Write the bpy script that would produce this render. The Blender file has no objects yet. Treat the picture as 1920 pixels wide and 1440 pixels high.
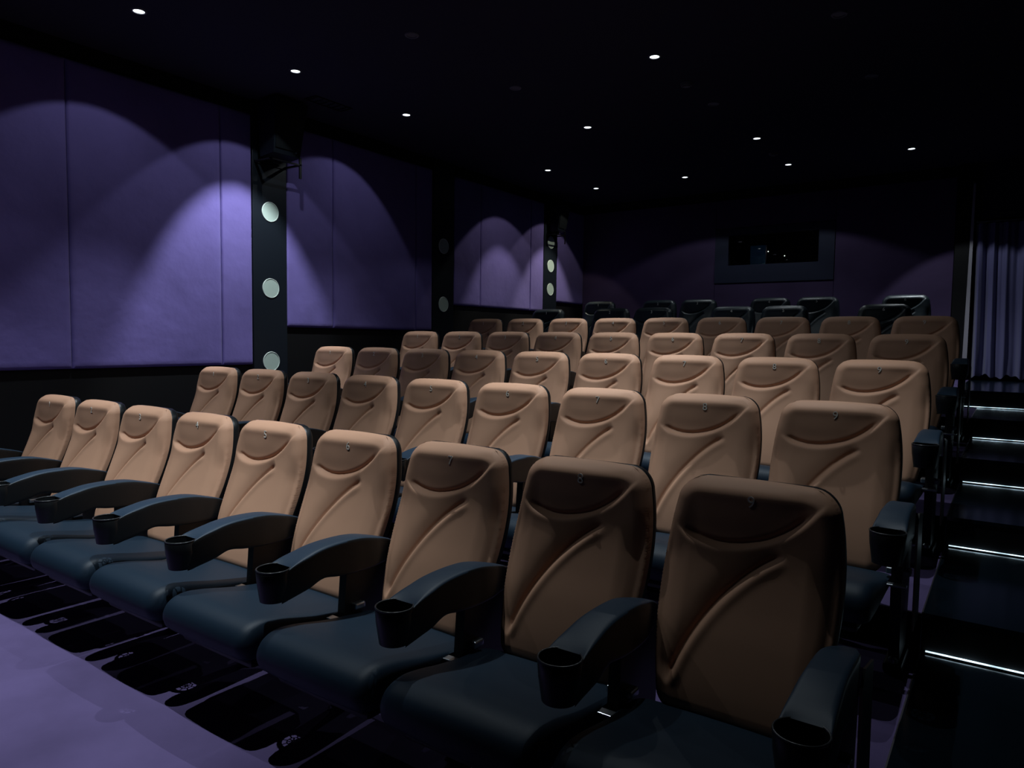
import bpy, bmesh, math, random
from mathutils import Vector, Matrix
random.seed(7)
sc = bpy.context.scene
COL = sc.collection

# ------------------------------------------------------------------ camera
CAM = Vector((0.6528, -2.2693, 1.5082))
YAW, PIT, ROL, FPX = 0.6101, -0.0630, 0.0130, 1339.0
fw = Vector((-math.sin(YAW)*math.cos(PIT), math.cos(YAW)*math.cos(PIT), math.sin(PIT)))
rt = Vector((math.cos(YAW), math.sin(YAW), 0))
up = rt.cross(fw)
r2 = rt*math.cos(ROL) + up*math.sin(ROL)
u2 = up*math.cos(ROL) - rt*math.sin(ROL)
cd = bpy.data.cameras.new('camera')
cam = bpy.data.objects.new('camera', cd)
cam.matrix_world = Matrix(((r2.x, u2.x, -fw.x, CAM.x), (r2.y, u2.y, -fw.y, CAM.y), (r2.z, u2.z, -fw.z, CAM.z), (0, 0, 0, 1)))
cd.sensor_width = 36; cd.lens = FPX/1920*36; cd.clip_start = 0.02
COL.objects.link(cam); sc.camera = cam

# ------------------------------------------------------------------ world, exposure
w = bpy.data.worlds.new('world'); sc.world = w; w.use_nodes = True
w.node_tree.nodes['Background'].inputs[0].default_value = (0.012, 0.014, 0.03, 1)
w.node_tree.nodes['Background'].inputs[1].default_value = 0.05
vs = sc.view_settings
sc.display_settings.display_device = 'sRGB'
vs.view_transform = 'Standard'; vs.look = 'None'; vs.exposure = 0.0; vs.gamma = 1.0; vs.use_curve_mapping = False

# downlights: (x, y, power factor, tilt towards the left wall in degrees)
CEIL = 3.87
COOL = (0.86, 0.95, 1.0)
WARM = (1.0, 0.96, 0.80)
MILD = (1.0, 0.99, 0.88)
FLOOD_W, CORE_W = 10.0, 205.0
LAMPS = [  # x, y, core, flood, core tilt, flood tilt to wall, tilt to rear, colour, label
 (-4.70, 0.56, .8, 1.0, 0, 22, 4, COOL, 'lit downlight in the ceiling file nearest the left wall, closest to the camera'),
 (-4.70, 1.955, .92, 1.2, 22, 22, 2, COOL, 'lit downlight in the left wall ceiling file, second from camera, before the vent'),
 (-4.73, 3.41, .45, .75, 0, 26, -8, COOL, 'lit downlight in the left wall ceiling file, just beyond the ceiling vent'),
 (-4.78, 6.31, .24, .9, 16, 16, 4, MILD, 'lit small downlight in the left wall ceiling file, second from the rear wall'),
 (-4.78, 7.72, .40, 1.1, 20, 20, 0, WARM, 'lit small downlight in the left wall ceiling file, nearest the rear wall'),
 (-3.33, 4.83, .7, .9, 0, 0, 0, COOL, 'lit downlight in the second ceiling file from the left wall, above the fifth row'),
 (-3.33, 7.71, .08, 1.0, 0, 0, 0, COOL, 'lit downlight in the second ceiling file from the left, near the rear wall'),
 (-1.90, 3.39, .8, 1.6, 0, 0, 0, COOL, 'lit downlight in the third ceiling file, the large bright one nearest the camera'),
 (-1.89, 6.26, .12, .7, 0, 0, 0, COOL, 'lit downlight in the third ceiling file, middle one above the dark rear seats'),
 (-1.90, 7.72, .08, 1.2, 0, 0, 0, COOL, 'lit downlight in the third ceiling file, nearest the projection window'),
 (-0.46, 7.69, .5, 3.0, -12, -16, 4, COOL, 'lit downlight furthest right, closest to the curtained doorway'),
 (-4.75, -0.87, .95, .2, 0, 10, 0, COOL, 'lit downlight nearest the left wall, above the open floor before the front row'),
 (-3.35, -0.87, 1.1, 1.0, 0, 0, 0, COOL, 'lit downlight above the left half of the front row cup holders'),
 (-1.93, -0.87, 1.1, .7, 11, 0, 0, COOL, 'lit downlight above the right half of the front row cup holders'),
 (-1.90, 0.56, .9, 1.0, 0, 0, 0, COOL, 'lit downlight above the second row, third ceiling file from the left wall'),
 (-0.47, 0.56, .22, .30, 0, 0, 0, COOL, 'lit downlight above the second row seats beside the aisle'),
 (-1.90, 1.955, 1.0, 1.0, 0, 0, 0, COOL, 'lit downlight above the third row, third ceiling file from the left wall'),
 (-0.47, 1.955, .55, .6, 0, 0, 0, COOL, 'lit downlight above the third row seats beside the aisle'),
]

# ------------------------------------------------------------------ helpers
def mat(name, col, rough=.6, metal=0., spec=.5, emis=None, estr=0., noise=None, bump=None, sheen=0., coat=0.):
    m = bpy.data.materials.new(name); m.use_nodes = True
    nt = m.node_tree; b = nt.nodes['Principled BSDF']
    b.inputs['Base Color'].default_value = (*col, 1)
    b.inputs['Roughness'].default_value = rough
    b.inputs['Metallic'].default_value = metal
    b.inputs['Specular IOR Level'].default_value = spec
    b.inputs['Sheen Weight'].default_value = sheen
    b.inputs['Coat Weight'].default_value = coat
    if emis:
        b.inputs['Emission Color'].default_value = (*emis, 1); b.inputs['Emission Strength'].default_value = estr
    tc = nt.nodes.new('ShaderNodeTexCoord')
    if noise:
        sc_, amt, det = noise
        n = nt.nodes.new('ShaderNodeTexNoise'); n.inputs['Scale'].default_value = sc_; n.inputs['Detail'].default_value = det
        nt.links.new(tc.outputs['Object'], n.inputs['Vector'])
        r = nt.nodes.new('ShaderNodeValToRGB')
        r.color_ramp.elements[0].position = .3; r.color_ramp.elements[1].position = .7
        r.color_ramp.elements[0].color = (*[c*(1-amt) for c in col], 1)
        r.color_ramp.elements[1].color = (*[min(1, c*(1+amt)) for c in col], 1)
        nt.links.new(n.outputs['Fac'], r.inputs['Fac']); nt.links.new(r.outputs['Color'], b.inputs['Base Color'])
    if bump:
        sc_, st, di = bump
        n2 = nt.nodes.new('ShaderNodeTexNoise'); n2.inputs['Scale'].default_value = sc_; n2.inputs['Detail'].default_value = 4
        nt.links.new(tc.outputs['Object'], n2.inputs['Vector'])
        bp = nt.nodes.new('ShaderNodeBump'); bp.inputs['Strength'].default_value = st; bp.inputs['Distance'].default_value = di
        nt.links.new(n2.outputs['Fac'], bp.inputs['Height']); nt.links.new(bp.outputs['Normal'], b.inputs['Normal'])
    return m

M = dict(
 tan=mat('tan upholstery', (.56, .32, .21), .62, spec=.25, bump=(900, .12, .001), noise=(3, .05, 3)),
 leather=mat('dark leather', (.010, .019, .026), .42, spec=.5),
 navy=mat('navy seat fabric', (.009, .022, .040), .52, spec=.26, bump=(1400, .15, .001)),
 plastic=mat('black plastic', (.010, .012, .014), .38, spec=.35),
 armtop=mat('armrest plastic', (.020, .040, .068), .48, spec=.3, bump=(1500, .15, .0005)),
 rim=mat('cup rim plastic', (.03, .033, .036), .28, spec=.5),
 steel=mat('painted steel', (.008, .008, .010), .45, spec=.3),
 bright=mat('bright metal', (.45, .5, .55), .3, metal=1.),
 number=mat('silver thread', (.85, .82, .74), .4),
 wood=mat('pale panel edge', (.55, .42, .33), .5),
 carpet=mat('purple carpet', (.112, .086, .205), .92, spec=.12, noise=(2.2, .18, 10), bump=(350, .3, .003)),
 tread=mat('black glossy tread', (.004, .009, .015), .15, spec=.5, bump=(60, .05, .0006)),
 riser=mat('black riser', (.004, .004, .005), .6, spec=.2),
 silver=mat('aluminium edge', (.35, .33, .38), .35, metal=1.),
 led=mat('step light', (.1, .1, .1), .3, emis=(.62, .85, 1.0), estr=1.6),
 wallblack=mat('black wall paint', (.006, .006, .007), .55, spec=.25),
 pillar=mat('dark pilaster paint', (.009, .013, .020), .45, spec=.3),
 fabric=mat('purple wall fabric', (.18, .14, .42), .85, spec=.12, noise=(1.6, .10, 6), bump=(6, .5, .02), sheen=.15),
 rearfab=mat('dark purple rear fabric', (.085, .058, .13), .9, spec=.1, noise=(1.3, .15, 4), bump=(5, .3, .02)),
 ceiling=mat('black ceiling paint', (.034, .034, .055), .8, spec=.1),
 disc=mat('pale disc', (.50, .62, .56), .5, noise=(4, .04, 2)),
 ring=mat('disc ring', (.75, .85, .8), .4),
 lampemit=mat('lamp glass', (.8, .8, .8), .3, emis=(.85,.95,1), estr=4.5),
 reflector=mat('lamp reflector', (.5, .55, .6), .25, metal=1.),
 dull=mat('dull grey fitting', (.14, .14, .15), .6),
 curtain=mat('purple satin curtain', (.15, .145, .31), .38, spec=.5, sheen=.3),
 lintel=mat('blue black lintel', (.012, .018, .05), .7),
 glass=None,
 booth=mat('booth black', (.004, .004, .005), .8),
 blueboard=mat('booth screen', (.01, .03, .05), .5, emis=(.01, .07, .16), estr=.035),
 boothlamp=mat('booth lamp', (.8, .8, .8), .5, emis=(1, 1, 1), estr=2.0),
 plate=mat('gridded plate', (.22, .42, .48), .4),
 pale=mat('pale lining', (.42, .40, .46), .7),
)
g = bpy.data.materials.new('window glass'); g.use_nodes = True
gb = g.node_tree.nodes['Principled BSDF']; gb.inputs['Transmission Weight'].default_value = 1; gb.inputs['Roughness'].default_value = 0; gb.inputs['IOR'].default_value = 1.45
M['glass'] = g
nt = M['led'].node_tree; nz = nt.nodes.new('ShaderNodeTexNoise'); nz.inputs['Scale'].default_value = 9; nz.inputs['Detail'].default_value = 5
rr = nt.nodes.new('ShaderNodeMapRange'); rr.inputs[1].default_value = .35; rr.inputs[2].default_value = .65; rr.inputs[3].default_value = .4; rr.inputs[4].default_value = 3.2
nt.links.new(nt.nodes['Texture Coordinate'].outputs['Object'], nz.inputs['Vector']); nt.links.new(nz.outputs['Fac'], rr.inputs[0]); nt.links.new(rr.outputs[0], nt.nodes['Principled BSDF'].inputs['Emission Strength'])

def link(name, me, parent=None, loc=(0, 0, 0)):
    o = bpy.data.objects.new(name, me); COL.objects.link(o); o.location = loc
    if parent: o.parent = parent
    return o
def tag(o, label, cat=None, group=None):
    o['label'] = label
    if cat: o['category'] = cat
    if group: o['group'] = group
    return o
def struct(o): o['kind'] = 'structure'; return o
def empty(name, loc, label, cat, group=None):
    return tag(link(name, None, None, loc), label, cat, group)
def mesh(name, verts, faces, m, smooth=True, sharp=None):
    me = bpy.data.meshes.new(name); me.from_pydata([tuple(v) for v in verts], [], faces); me.validate()
    bm = bmesh.new(); bm.from_mesh(me); bmesh.ops.recalc_face_normals(bm, faces=bm.faces)
    for f in bm.faces: f.smooth = smooth
    if smooth and sharp:
        for e in bm.edges:
            if len(e.link_faces) == 2 and e.calc_face_angle(0) > math.radians(sharp): e.smooth = False
    bm.to_mesh(me); bm.free(); me.materials.append(m)
    return me
class MB:
    def __init__(s): s.v = []; s.f = []
    def add(s, vs_, fs_):
        n = len(s.v); s.v += [tuple(v) for v in vs_]; s.f += [[i+n for i in f] for f in fs_]; return s
    def box(s, x0, x1, y0, y1, z0, z1, b=0.):
        if b <= 0:
            v = [(x, y, z) for x in (x0, x1) for y in (y0, y1) for z in (z0, z1)]
            return s.add(v, [(0, 1, 3, 2), (4, 6, 7, 5), (0, 4, 5, 1), (2, 3, 7, 6), (0, 2, 6, 4), (1, 5, 7, 3)])
        bm = bmesh.new(); bmesh.ops.create_cube(bm, size=1)
        for v in bm.verts: v.co = Vector(((x0+x1)/2+v.co.x*(x1-x0), (y0+y1)/2+v.co.y*(y1-y0), (z0+z1)/2+v.co.z*(z1-z0)))
        bmesh.ops.bevel(bm, geom=list(bm.edges), offset=b, segments=2, affect='EDGES', profile=.5)
        bm.verts.index_update()
        s.add([v.co.copy() for v in bm.verts], [[v.index for v in f.verts] for f in bm.faces]); bm.free(); return s
    def lathe(s, prof, c=(0, 0, 0), n=32, axis='z', close=False):
        vs_ = []
        for r, h in prof:
            for k in range(n):
                a = 2*math.pi*k/n; x, y = r*math.cos(a), r*math.sin(a)
                vs_.append((c[0]+x, c[1]+y, c[2]+h) if axis == 'z' else (c[0]+h, c[1]+x, c[2]+y))
        fs_ = []; m_ = len(prof)
        for i in range(m_ if close else m_-1):
            j = (i+1) % m_
            for k in range(n): fs_.append((i*n+k, i*n+(k+1) % n, j*n+(k+1) % n, j*n+k))
        if not close:
            fs_.append(list(range(n))[::-1]); fs_.append(list(range((m_-1)*n, m_*n)))
        return s.add(vs_, fs_)
    def prism(s, poly, x0, x1):          # poly in (y,z), extruded along x
        n = len(poly)
        vs_ = [(x0, y, z) for y, z in poly]+[(x1, y, z) for y, z in poly]
        return s.add(vs_, [list(range(n))[::-1], list(range(n, 2*n))]+[(i, (i+1) % n, n+(i+1) % n, n+i) for i in range(n)])
    def me(s, name, m, smooth=False, sharp=None): return mesh(name, s.v, s.f, m, smooth, sharp)
    def build(s, name, m, parent=None, loc=(0, 0, 0), smooth=False, sharp=None): return link(name, s.me(name, m, smooth, sharp), parent, loc)
def lerp(tab, x):
    if x <= tab[0][0]: return tab[0][1]
    for (a, b), (c, d) in zip(tab, tab[1:]):
        if x <= c:
            t = (x-a)/(c-a); return b+(d-b)*t
    return tab[-1][1]
def smooth_tab(tab, n=60):              # Catmull-Rom resample of a table
    xs = [t[0] for t in tab]; out = []
    for k in range(n+1):
        x = xs[0]+(xs[-1]-xs[0])*k/n
        i = max(0, min(len(tab)-2, sum(1 for q in xs[1:-1] if q <= x)))
        p1, p2 = tab[i], tab[i+1]; p0 = tab[i-1] if i > 0 else p1; p3 = tab[i+2] if i+2 < len(tab) else p2
        h = p2[0]-p1[0]; t = (x-p1[0])/h
        m1 = (p2[1]-p0[1])/max(1e-6, p2[0]-p0[0])*h; m2 = (p3[1]-p1[1])/max(1e-6, p3[0]-p1[0])*h
        out.append((x, (2*t**3-3*t*t+1)*p1[1]+(t**3-2*t*t+t)*m1+(-2*t**3+3*t*t)*p2[1]+(t**3-t*t)*m2))
    return out
def smstep(x): x = max(0., min(1., x)); return x*x*(3-2*x)
def spline(pts, n=12):                  # Catmull-Rom through 2-D points
    out = []
    for i in range(len(pts)-1):
        p1, p2 = pts[i], pts[i+1]; p0 = pts[i-1] if i else p1; p3 = pts[i+2] if i+2 < len(pts) else p2
        for k in range(n):
            t = k/n
            out.append(tuple(.5*(2*b+(c-a)*t+(2*a-5*b+4*c-d)*t*t+(-a+3*b-3*c+d)*t**3) for a, b, c, d in zip(p0, p1, p2, p3)))
    out.append(tuple(pts[-1])); return out
def near(poly, x, z):                   # signed distance and parameter (0..1) along an open polyline
    best = (1e9, 0, 0); n = len(poly)-1
    for i in range(n):
        ax, az = poly[i]; bx, bz = poly[i+1]; dx, dz = bx-ax, bz-az; L = dx*dx+dz*dz
        t = max(0, min(1, ((x-ax)*dx+(z-az)*dz)/L)); px, pz = ax+dx*t-x, az+dz*t-z; d = px*px+pz*pz
        if d < best[0]: best = (d, (dx*(z-az)-dz*(x-ax)), (i+t)/n)
    d = math.sqrt(best[0]); return (d if best[1] > 0 else -d), best[2]

# ------------------------------------------------------------------ room shell
ROWY = [0, 1.274, 2.549, 3.828, 5.066, 6.34, 7.60]
ROWZ = [0, .173, .347, .521, .700, .875, 1.045]
EDGE = [-.03, 1.235, 2.485, 3.735, 5.04, 6.31]       # riser planes in front of platforms 2..7
XL, XR, YF, YB = -5.72, 1.62, -5.6, 8.98
struct(MB().box(XL-.1, XR, YF, EDGE[0]+.02, -.1, 0).build('floor', M['carpet']))
for i, y0 in enumerate(EDGE):
    y1 = EDGE[i+1]+.02 if i+1 < len(EDGE) else YB+1.2
    z = ROWZ[i+1]
    x1 = .385 if i < 5 else .20
    struct(MB().box(XL, x1, y0, y1, 0.0, z).build('floor', M['carpet']))
    # riser face of the platform (painted black)
    struct(MB().box(XL, x1, y0-.012, y0-.0005, ROWZ[i]+.001, z-.001).build('trim_1', M['riser']))
struct(MB().box(XL-.1, XR+.1, YF-.1, YB+1.3, CEIL, CEIL+.1).build('ceiling', M['ceiling']))
struct(MB().box(XL-.12, XL, YF, YB+.1, -.1, CEIL).build('wall_left', M['wallblack']))
struct(MB().box(XR, XR+.1, YF, YB+1.3, -.1, CEIL).build('wall_right', M['wallblack']))
struct(MB().box(XL-.1, XR, YF-.1, YF, -.1, CEIL).build('wall_front', M['wallblack']))
# rear wall with the projection window opening and the curtained doorway
WX0, WX1, WZ0, WZ1 = -3.07, -1.74, 2.70, 3.165
rw = MB().box(XL, WX0, YB, YB+.15, 0, CEIL).box(WX1, .17, YB, YB+.15, 0, CEIL).box(WX0, WX1, YB, YB+.15, 0, WZ0).box(WX0, WX1, YB, YB+.15, WZ1, CEIL)
struct(rw.build('wall_back', M['wallblack']))
struct(MB().box(.17, XR, YB+.0, YB+.12, 3.15, CEIL).build('wall_back', M['lintel']))
struct(MB().box(-.035, .165, YB-.10, YB-.001, 1.045, CEIL).build('trim_2', M['wallblack']))
struct(MB().box(XL, XR, YB+1.2, YB+1.3, 0, CEIL).build('wall_back', M['wallblack']))

# aisle steps
order = ['lowest', 'second lowest', 'third', 'fourth', 'fifth', 'topmost']
for i, y0 in enumerate(EDGE):
    y1 = EDGE[i+1]-.001 if i+1 < len(EDGE) else YB+1.15
    z = ROWZ[i+1]
    SX = .39 if i < 5 else .205
    st = empty('aisle_step', (SX, y0, ROWZ[i]), '%s glossy black aisle step up, bright light strip at its foot' % order[i] if i else 'lowest glossy black aisle step at the bottom right of the photo', 'step', 'black aisle steps')
    L = y1-y0; h = z-ROWZ[i]
    MB().box(.0, XR-SX-.02, .0, L, h-.02, h+.002).build('tread', M['tread'], st)
    MB().box(.0, XR-SX-.02, .004, .03, 0.003, h-.0205).build('riser', M['riser'], st)
    MB().box(-.006, -.0005, .0, L, h-.003, h+.004).build('edge_trim', M['silver'], st)
    if i:
        tag(MB().box(.015, XR-SX-.03, -.007, .0035, .009, .0122).build('light_strip', M['led'], st), 'thin glowing cold white strip along the step foot')
        MB().box(.0, XR-SX-.02, -.010, .0035, .004, .0085).build('strip_channel', M['plastic'], st)

# ------------------------------------------------------------------ left wall: panels, pilasters, discs, speakers
def fabric_panel(y0, y1, z0, seams, label, x=XL, m='fabric', z1=3.72):
    ys = [y0]; 
    for s_ in seams: ys += [s_]
    ys.append(y1)
    mb = MB()
    for a, b in zip(ys, ys[1:]):
        # padded strip with softly rolled edges at every seam
        nx = 26; nz = 30; vs_ = []; fs_ = []
        for j in range(nz+1):
            for i in range(nx+1):
                u = .5-.5*math.cos(math.pi*i/nx); v = .5-.5*math.cos(math.pi*j/nz)
                yy = a+.0015+(b-a-.003)*u; zz = z0+(z1-z0)*v
                e = min((yy-a), (b-yy), (zz-z0), (z1-zz)); pr = .040*(1-(1-min(1, e/.018))**2)**.5 if e > 0 else 0
                pr += .0022*math.sin(zz*7+yy*3)*min(1, e/.1)+.0016*math.sin(yy*19+zz*2.3)*min(1, e/.1)
                vs_.append((x+.002+max(0, pr), yy, zz))
        for j in range(nz):
            for i in range(nx): k = j*(nx+1)+i; fs_.append((k, k+1, k+nx+2, k+nx+1))
        mb.add(vs_, fs_)
        mb.box(x+.0005, x+.0022, a, b, z0, z1)
    o = mb.build('acoustic_panel', M[m], smooth=True, sharp=60)
    return tag(o, label, 'wall panel', 'purple fabric wall panels')
fabric_panel(-2.30, 2.187, 1.214, (-.90, .475, 1.842), 'wide purple fabric wall panel left of the pilaster with the speaker, brightest one')
fabric_panel(2.603, 4.917, 1.604, (3.234, 4.60), 'purple fabric wall panel between first and second disc pilasters, cut by a diagonal shadow')
fabric_panel(5.355, 7.646, 1.966, (5.96, 7.264), 'greyish purple fabric panel between second and third disc pilasters')
fabric_panel(8.055, 8.965, 2.138, (), 'narrow dim fabric panel in the far left rear corner')
PIL = [(2.187, 2.603, [2.78, 2.0, 1.243], 'nearest'), (4.917, 5.355, [2.74, 1.963, 1.19], 'second'), (7.646, 8.055, [3.105, 2.721, 2.336], 'farthest')]
for y0, y1, zs, nm in PIL:
    pil = empty('pilaster', (XL, (y0+y1)/2, 0), {'nearest': 'nearest dark pilaster on left wall, under the large speaker', 'second': 'second dark pilaster on left wall, holding two dim grey discs', 'farthest': 'farthest dark pilaster on left wall, holding three bright discs close together'}[nm], 'pilaster', 'dark wall pilasters')
    MB().box(0.001, .045, y0-(y0+y1)/2+.003, y1-(y0+y1)/2-.003, 0, CEIL-.001, .004).build('board', M['pillar'], pil)
    for q, zc in enumerate(zs):
        pos = ['top', 'middle', 'bottom'][q]
        d = empty('wall_disc', (XL+.045, (y0+y1)/2, zc), '%s pale round disc on the %s pilaster of the left wall' % (pos, nm), 'wall disc', 'round wall discs')
        MB().lathe([(.001, .004), (.098, .004), (.100, .001)], axis='x', n=48).build('disc', M['disc'], d, smooth=True, sharp=30)
        MB().lathe([(.0935, .0045), (.0935, .007), (.097, .009), (.1005, .007), (.1015, .0005), (.100, .0005)], axis='x', n=48, close=True).build('ring', M['ring'], d, smooth=True, sharp=40)
def speaker(y, z, label, s=1.):
    sp = empty('wall_speaker', (XL+.045, y, z), label, 'speaker', 'wall speakers')
    prof = [(-.17*s, 0), (.17*s, 0), (.19*s, .50*s), (-.19*s, .50*s)]
    body = MB()
    # cabinet leaning forward, narrower at its foot
    vs_ = []
    for zz, fx, bx, hy in ((0, .27, .06, .16), (.52*s, .36, .06, .19)):
        vs_ += [(bx, -hy*s, zz), (bx, hy*s, zz), (fx*s, hy*s, zz+.02), (fx*s, -hy*s, zz+.02)]
    body.add(vs_, [(0, 1, 2, 3), (4, 7, 6, 5), (0, 4, 5, 1), (1, 5, 6, 2), (2, 6, 7, 3), (3, 7, 4, 0)])
    body.build('cabinet', M['pillar'], sp)
    gr = []
    t0, t1 = .10, .95
    for t, hy in ((t0, .145), (t1, .175)):
        fx = (.27+(.36-.27)*t)*s+.006; gr += [(fx, -hy*s, .02+.5*s*t), (fx, hy*s, .02+.5*s*t), (fx+.006, hy*s, .02+.5*s*t), (fx+.006, -hy*s, .02+.5*s*t)]
    MB().add(gr, [(0, 1, 2, 3), (4, 7, 6, 5), (0, 4, 5, 1), (1, 5, 6, 2), (2, 6, 7, 3), (3, 7, 4, 0)]).build('grille', M['plastic'], sp)
    MB().lathe([(.001, .008), (.008, .008), (.010, 0)], c=(.285*s, .10*s, .06), axis='x', n=16).build('badge', M['bright'], sp)
    br = MB().box(0, .012, -.19*s, .19*s, -.055, -.030).box(.0, .26*s, -.19*s, -.165*s, -.05, -.035).box(.0, .26*s, .165*s, .19*s, -.05, -.035).box(.245*s, .26*s, .165*s, .19*s, -.18, .03).box(.245*s, .26*s, -.19*s, .19*s, -.05, -.035).box(.10, .13, -.04, .04, -.04, .01)
    br.build('bracket', M['steel'], sp)
    return sp
speaker(2.40, 3.30, 'black wall speaker on a bracket above the nearest pilaster, at upper left')
speaker(7.85, 3.26, 'small black wall speaker above the farthest pilaster with three bright discs', .75)

# ------------------------------------------------------------------ rear wall details
def rear_panel(x0, x1, z0, z1, label):
    o = MB().box(x0, x1, YB-.03, YB-.001, z0, z1, .006).build('acoustic_panel', M['rearfab'])
    return tag(o, label, 'wall panel', 'rear wall fabric panels')
# one fabric field around the projection window: the panels left, below, above and right of it
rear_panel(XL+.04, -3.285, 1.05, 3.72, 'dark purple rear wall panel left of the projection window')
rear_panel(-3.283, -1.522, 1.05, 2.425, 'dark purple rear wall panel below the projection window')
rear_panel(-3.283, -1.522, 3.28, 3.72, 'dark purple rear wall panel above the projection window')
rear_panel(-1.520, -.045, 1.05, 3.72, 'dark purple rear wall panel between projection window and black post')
struct(MB().box(-3.283, WX0, YB-.05, YB-.001, 2.43, 3.27).box(WX1, -1.523, YB-.05, YB-.001, 2.43, 3.27).box(WX0, WX1, YB-.05, YB-.001, 2.43, WZ0).box(WX0, WX1, YB-.05, YB-.001, WZ1, 3.27).build('window_1', M['lintel']))
gl = MB().box(WX0, WX1, YB+.10, YB+.106, WZ0, WZ1).build('window_1', M['glass']); struct(gl)
# projection booth behind the glass
bx = MB().box(WX0-.6, WX0-.58, YB+.16, YB+1.18, 2.2, 3.7).box(WX1+.58, WX1+.6, YB+.16, YB+1.18, 2.2, 3.7).box(WX0-.6, WX1+.6, YB+.16, YB+1.18, 2.18, 2.2).box(WX0-.6, WX1+.6, YB+.16, YB+1.18, 3.7, 3.72)
struct(bx.build('wall_booth', M['booth']))
bs = empty('booth_screen', (-2.83, YB+.30, 2.73), 'dim blue rectangle seen behind the projection window glass', 'screen')
MB().box(0, .235, 0, .02, -.02, .30).build('panel', M['blueboard'], bs)  # emissive blue panel takes the place of a reflection in the glass
MB().box(.236, .243, -.002, .02, -.02, .30).build('edge', M['pale'], bs)
for px, pz, lb in ((-2.56, 2.93, 'left of two tiny bright lamps behind the projection window'), (-2.31, 2.85, 'right of two tiny bright lamps behind the projection window')):  # small glowing beads painted in as point reflections in the window
    tag(MB().lathe([(.001, -.008), (.008, -.004), (.008, .004), (.001, .008)], n=12).build('indicator_lamp', M['boothlamp'], None, (px, YB+.32, pz), smooth=True), lb, 'lamp', 'booth indicator lamps')
se = empty('ceiling_sensor', (-2.40, YB-.12, 3.80), 'tiny sensor glinting high on the rear wall above the projection window', 'sensor')
MB().box(-.05, .05, -.02, .088, -.03, .03, .008).build('body', M['steel'], se)
MB().lathe([(.001, 0), (.010, .001), (.012, .006)], c=(0, -.03, 0), n=12).build('lens', M['bright'], se)
# doorway: pale edge strip, rail and satin curtain
struct(MB().add([(.110, YB-.112, 1.05), (.166, YB-.112, 1.05), (.166, YB-.112, 3.6), (.140, YB-.112, 3.6), (.110, YB-.102, 1.05), (.166, YB-.102, 1.05), (.166, YB-.102, 3.6), (.140, YB-.102, 3.6)], [(0, 1, 2, 3), (4, 7, 6, 5), (0, 4, 5, 1), (1, 5, 6, 2), (2, 6, 7, 3), (3, 7, 4, 0)]).build('trim_3', M['pale']))
rail = empty('curtain_rail', (.19, YB+.10, 3.10), 'thin metal rail across the doorway above the curtain', 'curtain rail')
MB().box(0, XR-.20, -.22, -.20, -.008, .008, .003).build('rod', M['bright'], rail)
cv = []; cf = []; NX, NZ = 420, 14
for j in range(NZ+1):
    t = j/NZ
    for i in range(NX+1):
        x = .19+(XR-.22)*i/NX
        a = x*2*math.pi/.15+1.1*math.sin(x*5.1)+.5*math.sin(x*11+2)
        amp = .035+.018*math.sin(x*9)+.012*(1-t)
        y = YB-.06+amp*math.sin(a)+.01*math.sin(a*2.3+t*1.5)
        z = 1.10+(3.085-1.10)*t
        if j == 0: z += .02*math.sin(x*23)+.015*math.sin(x*57)
        if t < .15: y += .012*math.sin(x*70)*(1-t/.15)
        cv.append((x+.02*math.sin(t*2+x*3)*(1-t), y, z))
for j in range(NZ):
    for i in range(NX): k = j*(NX+1)+i; cf.append((k, k+1, k+NX+2, k+NX+1))
cur = link('curtain', mesh('curtain', cv, cf, M['curtain']))
tag(cur, 'pleated purple satin curtain closing the doorway at the top of the aisle', 'curtain')

# ------------------------------------------------------------------ ceiling fittings
def downlight(x, y, label, lit, core=1., flood=1., ctilt=0., tilt=0., tilt2=0., col=COOL):
    d = empty('ceiling_downlight', (x, y, CEIL), label, 'ceiling light', 'lit ceiling downlights' if lit else 'unlit ceiling fittings')
    MB().lathe([(.040, -.001), (.040, -.008), (.052, -.008), (.056, -.001)], n=32, close=True).build('trim_ring', M['dull'], d, smooth=True, sharp=30)
    MB().lathe([(.001, -.002), (.039, -.002), (.040, -.0005)], n=32).build('lamp_glass', M['lampemit'] if lit else M['dull'], d, smooth=True, sharp=40)
    if lit:
        for nm, pw, half, bl in (('flood', FLOOD_W*flood, 44.5 if abs(tilt) > 5 else 62, .14), ('core', CORE_W*core, 29 if ctilt > 12 else 34, .45 if ctilt > 12 else 1.0)):
            ld = bpy.data.lights.new('downlight_'+nm, 'SPOT'); ld.energy = pw; ld.color = col
            ld.spot_size = math.radians(half*2); ld.spot_blend = bl; ld.shadow_soft_size = .009
            lo = bpy.data.objects.new('downlight_beam', ld); COL.objects.link(lo); lo.parent = d; lo.location = (0, 0, -.035)
            lo.rotation_euler = (math.radians(tilt2), math.radians(tilt if nm == 'flood' else ctilt), 0)
for x, y, c_, f_, ct_, t_, t2_, cl_, lb in LAMPS: downlight(x, y, lb, True, c_, f_, ct_, t_, t2_, cl_)
for x, y, lb in [(-3.31, 1.97, 'unlit downlight nearest the camera, second ceiling file from the left wall'),
                 (-3.30, 3.38, 'unlit downlight midway along the second ceiling file from the left wall'),
                 (-1.90, 4.82, 'unlit downlight behind the smoke detector in the third ceiling file'),
                 (-.48, 3.40, 'unlit downlight at top right of the ceiling, nearest the camera'),
                 (-.48, 4.84, 'unlit downlight in the right ceiling file, just behind the nearest one')]:
    downlight(x, y, lb, False)
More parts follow.
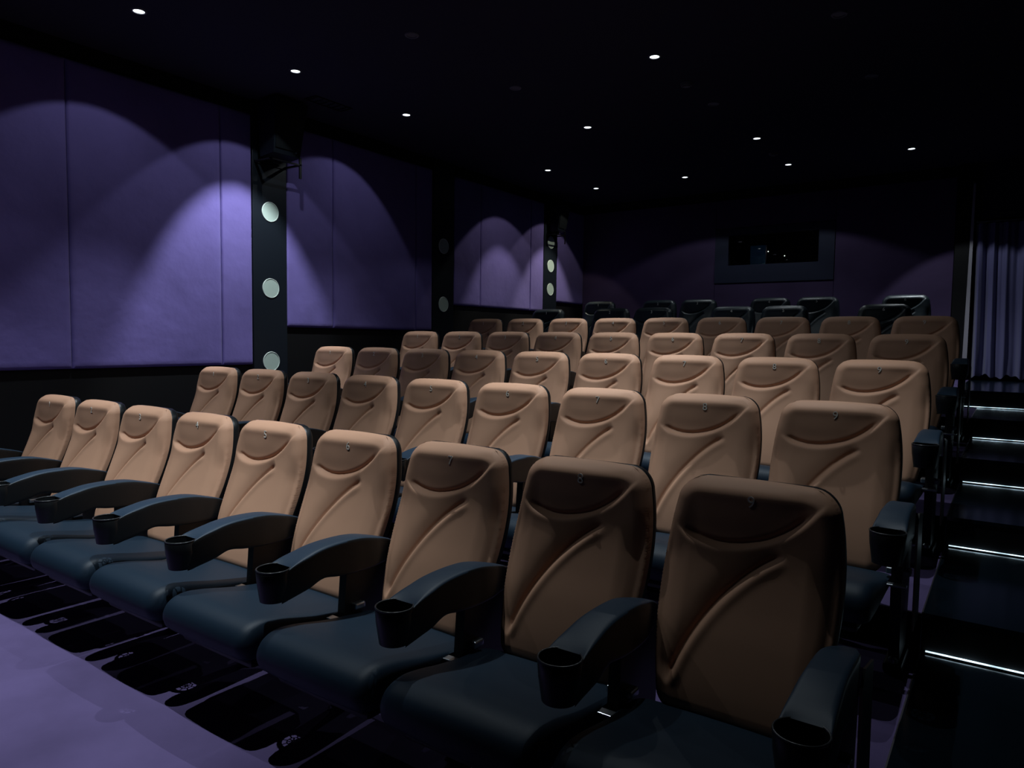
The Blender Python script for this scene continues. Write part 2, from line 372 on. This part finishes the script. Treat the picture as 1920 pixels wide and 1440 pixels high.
for x, y, lb in [(-1.91, 4.127, 'pale round smoke detector behind the brightest ceiling downlight'), (-1.91, 7.035, 'small round smoke detector between two lit downlights near the rear wall')]:
    d = empty('smoke_detector', (x, y, CEIL), lb, 'smoke detector', 'smoke detectors')
    MB().lathe([(.055, -.0005), (.055, -.012), (.048, -.030), (.02, -.036), (.001, -.036)], n=32).build('housing', M['dull'], d, smooth=True, sharp=40)
    MB().lathe([(.034, -.0335), (.034, -.036), (.040, -.036), (.040, -.0325)], n=32, close=True).build('vent_ring', M['steel'], d)
v = empty('ceiling_vent', (-5.15, 2.72, CEIL), 'black slotted ceiling vent beside the left wall downlights', 'vent')
MB().box(-.09, .09, -.24, -.225, -.012, -.001).box(-.09, .09, .225, .24, -.012, -.001).box(-.09, -.08, -.225, .225, -.012, -.001).box(.08, .09, -.225, .225, -.012, -.001).build('frame', M['steel'], v)
for k in range(6): MB().box(-.0795, .0795, -.20+k*.075, -.19+k*.075, -.010, -.002).build('slat', M['steel'], v)

# ------------------------------------------------------------------ cinema seat, built once
# local frame: y=0 at the number, z=0 at the floor, x=0 seat centre, front is -y
PITCH = .616
BACKY = smooth_tab([(.34, -.222), (.45, -.190), (.58, -.142), (.70, -.092), (.80, -.055), (.88, -.033), (.95, -.020), (1.02, -.008), (1.09, .012)])
HW = smooth_tab([(.34, .228), (.45, .250), (.58, .270), (.70, .279), (.82, .277), (.92, .267), (1.0, .253), (1.09, .238)])
Z0_, Z1_, RC, RB = .345, 1.064, .070, .05
def hw(z):
    h_ = lerp(HW, z)
    if z > Z1_-RC: h_ = h_-RC+math.sqrt(max(0, RC*RC-(z-(Z1_-RC))**2))
    if z < Z0_+RB: h_ = h_-RB+math.sqrt(max(0, RB*RB-((Z0_+RB)-z)**2))
    return h_
def zline(n, dense):
    return [Z0_+(Z1_-Z0_)*((1-dense)*k/n+dense*(.5-.5*math.cos(math.pi*k/n))) for k in range(n+1)]
OUT = [(hw(z), z) for z in zline(90, .8)]
SMILE = spline([(-.214, .893), (-.165, .872), (-.10, .862), (-.03, .868), (.05, .892), (.12, .933), (.183, .992)])
SMILE_EXT = spline([(-.34, .985), (-.27, .925), (-.214, .893), (-.165, .872), (-.10, .862), (-.03, .868), (.05, .892), (.12, .933), (.183, .992), (.225, 1.04), (.27, 1.10)])
SWOOSH = spline([(.118, .862), (.055, .822), (-.01, .765), (-.075, .690), (-.13, .605), (-.17, .520), (-.198, .430)])
T_ = .060
def relief(x, z):
    h_ = 0.
    de, te = near(SMILE_EXT, x, z)           # broad hollow above the crease, d>0 above
    fb = smstep((x+.252)/.085)*smstep((.242-x)/.095)
    if de >= 0: h_ -= .0195*fb*math.exp(-(de/.082)**1.7)
    else: h_ -= .0195*fb*math.exp(-(de/.010)**2)
    d, t = near(SMILE, x, z)
    if abs(d) < .09:
        f = smstep(t/.12)*smstep((1-t)/.14)
        if d >= 0: h_ -= f*.009*math.exp(-(d/.010)**2)
        else: h_ += f*(-.009*math.exp(-(d/.0075)**2)+.0008*math.exp(-((d+.022)/.016)**2))
    d, t = near(SWOOSH, x, z)                # d<0 is the upper-left side
    if abs(d) < .14:
        f = smstep(t/.13)*smstep((1-t)/.10)
        if d < 0: h_ += f*(-.017*math.exp(-(-d/.042)**1.5)-.006*math.exp(-(d/.010)**2))
        else: h_ += f*(-.023*math.exp(-(d/.009)**2)+.0035*math.exp(-((d-.022)/.016)**2))
    # gentle side bolsters below the headrest and a shallow dish in the middle
    k = smstep((.93-z)/.15)
    h_ -= k*.022*smstep((abs(x)-.175)/.10)
    h_ += .006*math.exp(-((z-1.03)/.028)**2)*(1-smstep((abs(x)-.15)/.09))
    return h_
NXB, NZB = 126, 168
bv = []; bf = []
zs_ = zline(NZB, .25)
for z in zs_:
    h_ = hw(z)
    for i in range(NXB+1):
        u = 2*i/NXB-1; s_ = .72*u+.28*math.sin(u*math.pi/2)
        x = s_*h_
        d = min(math.hypot(abs(x)-ox, z-oz) for ox, oz in OUT)
        if z > Z1_-.12: d = min(d, Z1_-z)
        if z < Z0_+.1: d = min(d, z-Z0_)
        if i in (0, NXB): d = 0
        e = math.sqrt(max(0, 1-(1-min(1, max(0, d)/.058))**2))
        arch = -.010*(x/.25)**2*smstep((z-.95)/.13)
        bv.append((x, lerp(BACKY, z)+T_-T_*e-relief(x, z)*smstep(d/.03), z+arch))
W_ = NXB+1
for j in range(NZB):
    for i in range(NXB): k = j*W_+i; bf.append((k, k+1, k+W_+1, k+W_))
me_back_tan = mesh('backrest', bv, bf, M['tan'])
me_back_dark = me_back_tan.copy(); me_back_dark.materials.clear(); me_back_dark.materials.append(M['leather'])
# moulded rear shell
loop = [(hw(z), z) for z in zline(40, .8)]
loop = loop+[(-x, z) for x, z in reversed(loop)]
sv = []; sf = []; n = len(loop); zc_ = .70
rings = [(.985, .99, T_-.004), (.998, .998, T_+.001), (1.0, 1.0, T_+.012), (.995, .998, T_+.030), (.95, .975, T_+.046), (.80, .90, T_+.056), (.4, .5, T_+.060)]
for sx, sz, dy in rings:
    for x, z in loop:
        zz = zc_+(z-zc_)*sz; sv.append((x*sx, lerp(BACKY, z)+dy, zz-.010*(x/.25)**2*smstep((z-.95)/.13)))
for r in range(len(rings)-1):
    for i in range(n): sf.append((r*n+i, r*n+(i+1) % n, (r+1)*n+(i+1) % n, (r+1)*n+i))
sf.append(list(range((len(rings)-1)*n, len(rings)*n)))
me_shell = mesh('back_shell', sv, sf, M['plastic'], True, 50)
# seat cushion: side profile swept across with rounded flanks
CW = .283
prof = spline([(-.20, .366), (-.30, .380), (-.45, .407), (-.60, .441), (-.68, .449), (-.735, .430), (-.762, .392), (-.762, .350), (-.735, .318), (-.66, .308), (-.45, .306), (-.20, .300)], 6)
cc = (-.47, .375)
kv = []; kf = []; n = len(prof); NS = 28
for i in range(NS+1):
    u = 2*i/NS-1; s_ = .5*u+.5*math.sin(u*math.pi/2); x = s_*CW
    e = (CW-abs(x)); r_ = .045
    ins = 0 if e > r_ else r_-math.sqrt(max(0, r_*r_-(r_-e)**2))
    for y, z in prof:
        crown = .008*(1-(x/CW)**2) if z > .345 else 0
        dx, dz = y-cc[0], z-cc[1]; sy = 1-ins/.30; sz = 1-ins/.085
        front = -.010*(1-(x/CW)**2) if y < -.6 else 0
        kv.append((x, cc[0]+dx*sy+front, cc[1]+dz*sz+crown))
for i in range(NS):
    for k in range(n): kf.append((i*n+k, i*n+(k+1) % n, (i+1)*n+(k+1) % n, (i+1)*n+k))
kf.append(list(range(n))[::-1]); kf.append(list(range(NS*n, NS*n+n)))
me_cushion = mesh('seat_cushion', kv, kf, M['navy'], True, 60)
me_pan = MB().box(-.235, .235, -.70, -.22, .262, .3065, .02).box(-.20, .20, -.30, -.205, .27, .34, .02).me('seat_pan', M['plastic'], True, 40)
# armrest
TOP = smooth_tab([(-.645, .650), (-.60, .654), (-.55, .672), (-.49, .687), (-.42, .694), (-.33, .694), (-.25, .687), (-.17, .668), (-.08, .640), (-.04, .62)], 60)
BOT = smooth_tab([(-.645, .527), (-.60, .529), (-.54, .545), (-.46, .570), (-.38, .558), (-.30, .550), (-.17, .545), (-.04, .545)], 60)
WID = smooth_tab([(-.645, .0605), (-.60, .0605), (-.50, .055), (-.40, .052), (-.25, .050), (-.16, .040), (-.11, .026), (-.04, .018)], 60)
av = []; af = []; topf = []; NSA = 34; CR = .0620; CY = -.652
sec = []
for a_ in range(24):
    th = 2*math.pi*(a_+.5)/24; c_, s_ = math.cos(th), math.sin(th)
    ex = .20; sec.append((math.copysign(abs(c_)**ex, c_), math.copysign(abs(s_)**ex, s_)))
for i in range(NSA+1):
    y = -.60+(.56)*i/NSA
    zt, zb, ww = lerp(TOP, y), lerp(BOT, y), lerp(WID, y)
    for cx, cz in sec:
        x = cx*ww; z_ = (zt+zb)/2+cz*(zt-zb)/2
        R_ = .0605-.0115*max(0, min(1, (.650-z_)/.12)); xe = max(-R_, min(R_, x))
        y_c = CY+math.sqrt(max(0, R_*R_-xe*xe))-.001
        k_ = smstep((y+.60)/.09)
        yy = y_c+(y+.60)*(1-k_)*.6+(y-y_c)*k_ if y < -.51 else y
        xx = x if y > -.51 else x*k_+max(-R_, min(R_, x))*(1-k_)
        av.append((xx, yy, z_+.004*(1-(x/ww)**2)*(1 if cz > 0 else 0)*k_))
ns = len(sec)
for i in range(NSA):
    for k in range(ns): af.append((i*ns+k, i*ns+(k+1) % ns, (i+1)*ns+(k+1) % ns, (i+1)*ns+k))
af.append(list(range(NSA*ns, NSA*ns+ns)))
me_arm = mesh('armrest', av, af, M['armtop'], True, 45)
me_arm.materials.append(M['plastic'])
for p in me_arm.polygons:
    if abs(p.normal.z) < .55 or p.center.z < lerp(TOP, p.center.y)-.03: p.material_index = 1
# cup holder: tapered wall, rolled rim, spoked bottom with holes
me_cup = MB().lathe([(.0490, -.118), (.0590, -.05), (.0620, -.004), (.0605, -.002), (.0575, -.004), (.0550, -.05), (.0455, -.116)], c=(0, CY, .654), n=40, close=True).me('cup_holder', M['plastic'], True, 50)
me_rim = MB().lathe([(.0570, -.003), (.0575, .001), (.0600, .0025), (.0625, .001), (.0630, -.003)], c=(0, CY, .654), n=40, close=True).me('cup_rim', M['rim'], True)
cb = MB()
for r0, r1 in ((0.001, .007), (.0185, .0225), (.036, .0465)):
    cb.lathe([(r0, 0), (r0, .003), (r1, .003), (r1, 0)], c=(0, CY, .538), n=32, close=True)
for k in range(8):
    a = math.pi*k/4
    for ra, rb, off in ((.005, .020, 0), (.020, .038, math.pi/8)):
        ca, sa = math.cos(a+off), math.sin(a+off); hwid = .0024
        q = [(ra*ca-hwid*sa*sg, ra*sa+hwid*ca*sg) for sg in (-1, 1)]+[(rb*ca-hwid*sa*sg, rb*sa+hwid*ca*sg) for sg in (1, -1)]
        cb.add([(x, CY+y, .538) for x, y in q]+[(x, CY+y, .541) for x, y in q], [(3, 2, 1, 0), (4, 5, 6, 7), (0, 1, 5, 4), (1, 2, 6, 5), (2, 3, 7, 6), (3, 0, 4, 7)])
me_cupb = cb.me('cup_base', M['plastic'])
# support standard under every armrest
me_std = MB().prism([(-.315, .560), (-.10, .560), (-.085, .60), (-.01, .60), (-.045, .30), (-.085, .04), (-.30, .04), (-.33, .36)], -.020, .020).box(-.035, .035, -.345, -.105, .0, .040, .010).me('support', M['steel'])
me_foot = MB().lathe([(.018, .0), (.018, .016), (.010, .024), (.001, .024)], c=(0, -.32, .040), n=16).lathe([(.018, .0), (.018, .016), (.010, .024), (.001, .024)], c=(0, -.13, .040), n=16).me('floor_bolt', M['bright'], True, 40)
me_hinge = MB().box(-.046, .046, -.29, -.235, .392, .418, .006).me('hinge', M['bright'])
me_pin = MB().box(-.042, .042, -.385, -.350, .368, .378, .003).me('hinge_pin', M['bright'])
me_end = MB().prism([(-.235, .16), (-.235, .600), (-.20, .640), (-.06, .615), (-.05, .16)], .053, .060).me('end_panel', M['plastic'])
me_endedge = MB().prism([(-.239, .155), (-.239, .602), (-.2355, .602), (-.2355, .155)], .0525, .0605).me('panel_edge', M['wood'])

NUMS = {}
def number_mesh(k):
    if k not in NUMS:
        cu = bpy.data.curves.new('n', 'FONT'); cu.body = str(k); cu.size = .052; cu.extrude = .0008; cu.align_x = 'CENTER'; cu.align_y = 'CENTER'; cu.resolution_u = 3
        cu.fill_mode = 'BOTH'
        o = bpy.data.objects.new('n', cu); COL.objects.link(o)
        dg = bpy.context.evaluated_depsgraph_get(); me = bpy.data.meshes.new_from_object(o.evaluated_get(dg))
        bpy.data.objects.remove(o)
        me.name = 'seat_number'; me.materials.clear(); me.materials.append(M['number'])
        NUMS[k] = me
    return NUMS[k]
# face position of the back at the number
def face_y(z_): return min(v_[1] for v_ in bv if abs(v_[0]) < .012 and abs(v_[2]-z_) < .006)
YN = (face_y(.985)+face_y(1.019))/2
NTILT = math.pi/2-math.atan2(face_y(1.019)-face_y(.985), .034)
def side_support(root, x, end=False):
    arm = link('armrest', me_arm, root, (x, 0, 0))
    link('cup_holder', me_cup, arm); link('cup_rim', me_rim, arm); link('cup_base', me_cupb, arm)
    sp = link('support', me_std, root, (x, 0, 0))
    link('floor_bolt', me_foot, sp); tag(link('hinge', me_hinge, sp), 'bright metal seat hinge'); link('hinge_pin', me_pin, sp)
    if end:
        ep = link('end_panel', me_end, root, (x, 0, 0)); tag(link('panel_edge', me_endedge, ep), 'pale brown front edge of the end panel')
def seat(x, y, z, k, dark, left, end, label, group):
    root = empty('cinema_seat', (x, y, z), label, 'seat', group)
    link('backrest', me_back_dark if dark else me_back_tan, root)
    link('back_shell', me_shell, root)
    link('seat_cushion', me_cushion, root)
    link('seat_pan', me_pan, root)
    n_ = link('seat_number', number_mesh(k), root, (0, YN-.0016, 1.002)); n_.rotation_euler = (NTILT, 0, 0)
    off = .301 if dark else PITCH/2
    side_support(root, off+(.004 if end else 0), end)
    if left: side_support(root, -off)
    return root
ROWN = ['front', 'second', 'third', 'fourth', 'fifth']
ORD = ['first', 'second', 'third', 'fourth', 'fifth', 'sixth', 'seventh', 'eighth', 'ninth']
def where(k):
    return 'end seat next to the left wall' if k == 1 else 'end seat on the aisle steps' if k == 9 else 'middle seat of nine' if k == 5 else '%s from the left wall' % ORD[k-1] if k < 5 else '%s from the aisle' % ORD[9-k]
for r in range(5):
    for k in range(1, 10):
        seat(-(9-k)*PITCH, ROWY[r], ROWZ[r], k, False, k == 1, k == 9,
             'tan backed cinema seat in the %s row, %s' % (ROWN[r], where(k)), 'tan seats in the %s row' % ROWN[r])
DN = ['leftmost, before the farthest pilaster', 'left one of the left pair', 'right one of the left pair', 'left one of the right pair', 'right one of the right pair', 'rightmost, nearest the curtained doorway']
for r, xs_, nm in ((5, [-4.78, -3.78, -3.18, -2.145, -1.54, -.50], 'nearer dark row'), (6, [-4.63, -3.645, -3.045, -2.05, -1.45, -.44], 'rearmost row')):
    for k, x in enumerate(xs_, 1):
        seat(x, ROWY[r], ROWZ[r], k, True, k in (1, 2, 4, 6), False, 'blue black cinema seat in the %s, %s' % (nm, DN[k-1]), 'dark seats in the %s' % nm)
fp = empty('floor_plate', (.30, 5.055, .700), 'pale blue green gridded floor plate beside the fifth aisle step', 'floor plate')
MB().box(-.005, .075, 0, 1.22, 0, .004).build('plate', M['plate'], fp)  # pale diffuse colour carries a bright gridded reflection on the floor
gm = MB()
for k in range(12): gm.box(-.004, .074, .05+k*.10, .056+k*.10, .004, .006)
for k in range(3): gm.box(.012+k*.022, .015+k*.022, .01, 1.21, .004, .0058)
gm.build('grid', M['steel'], fp)
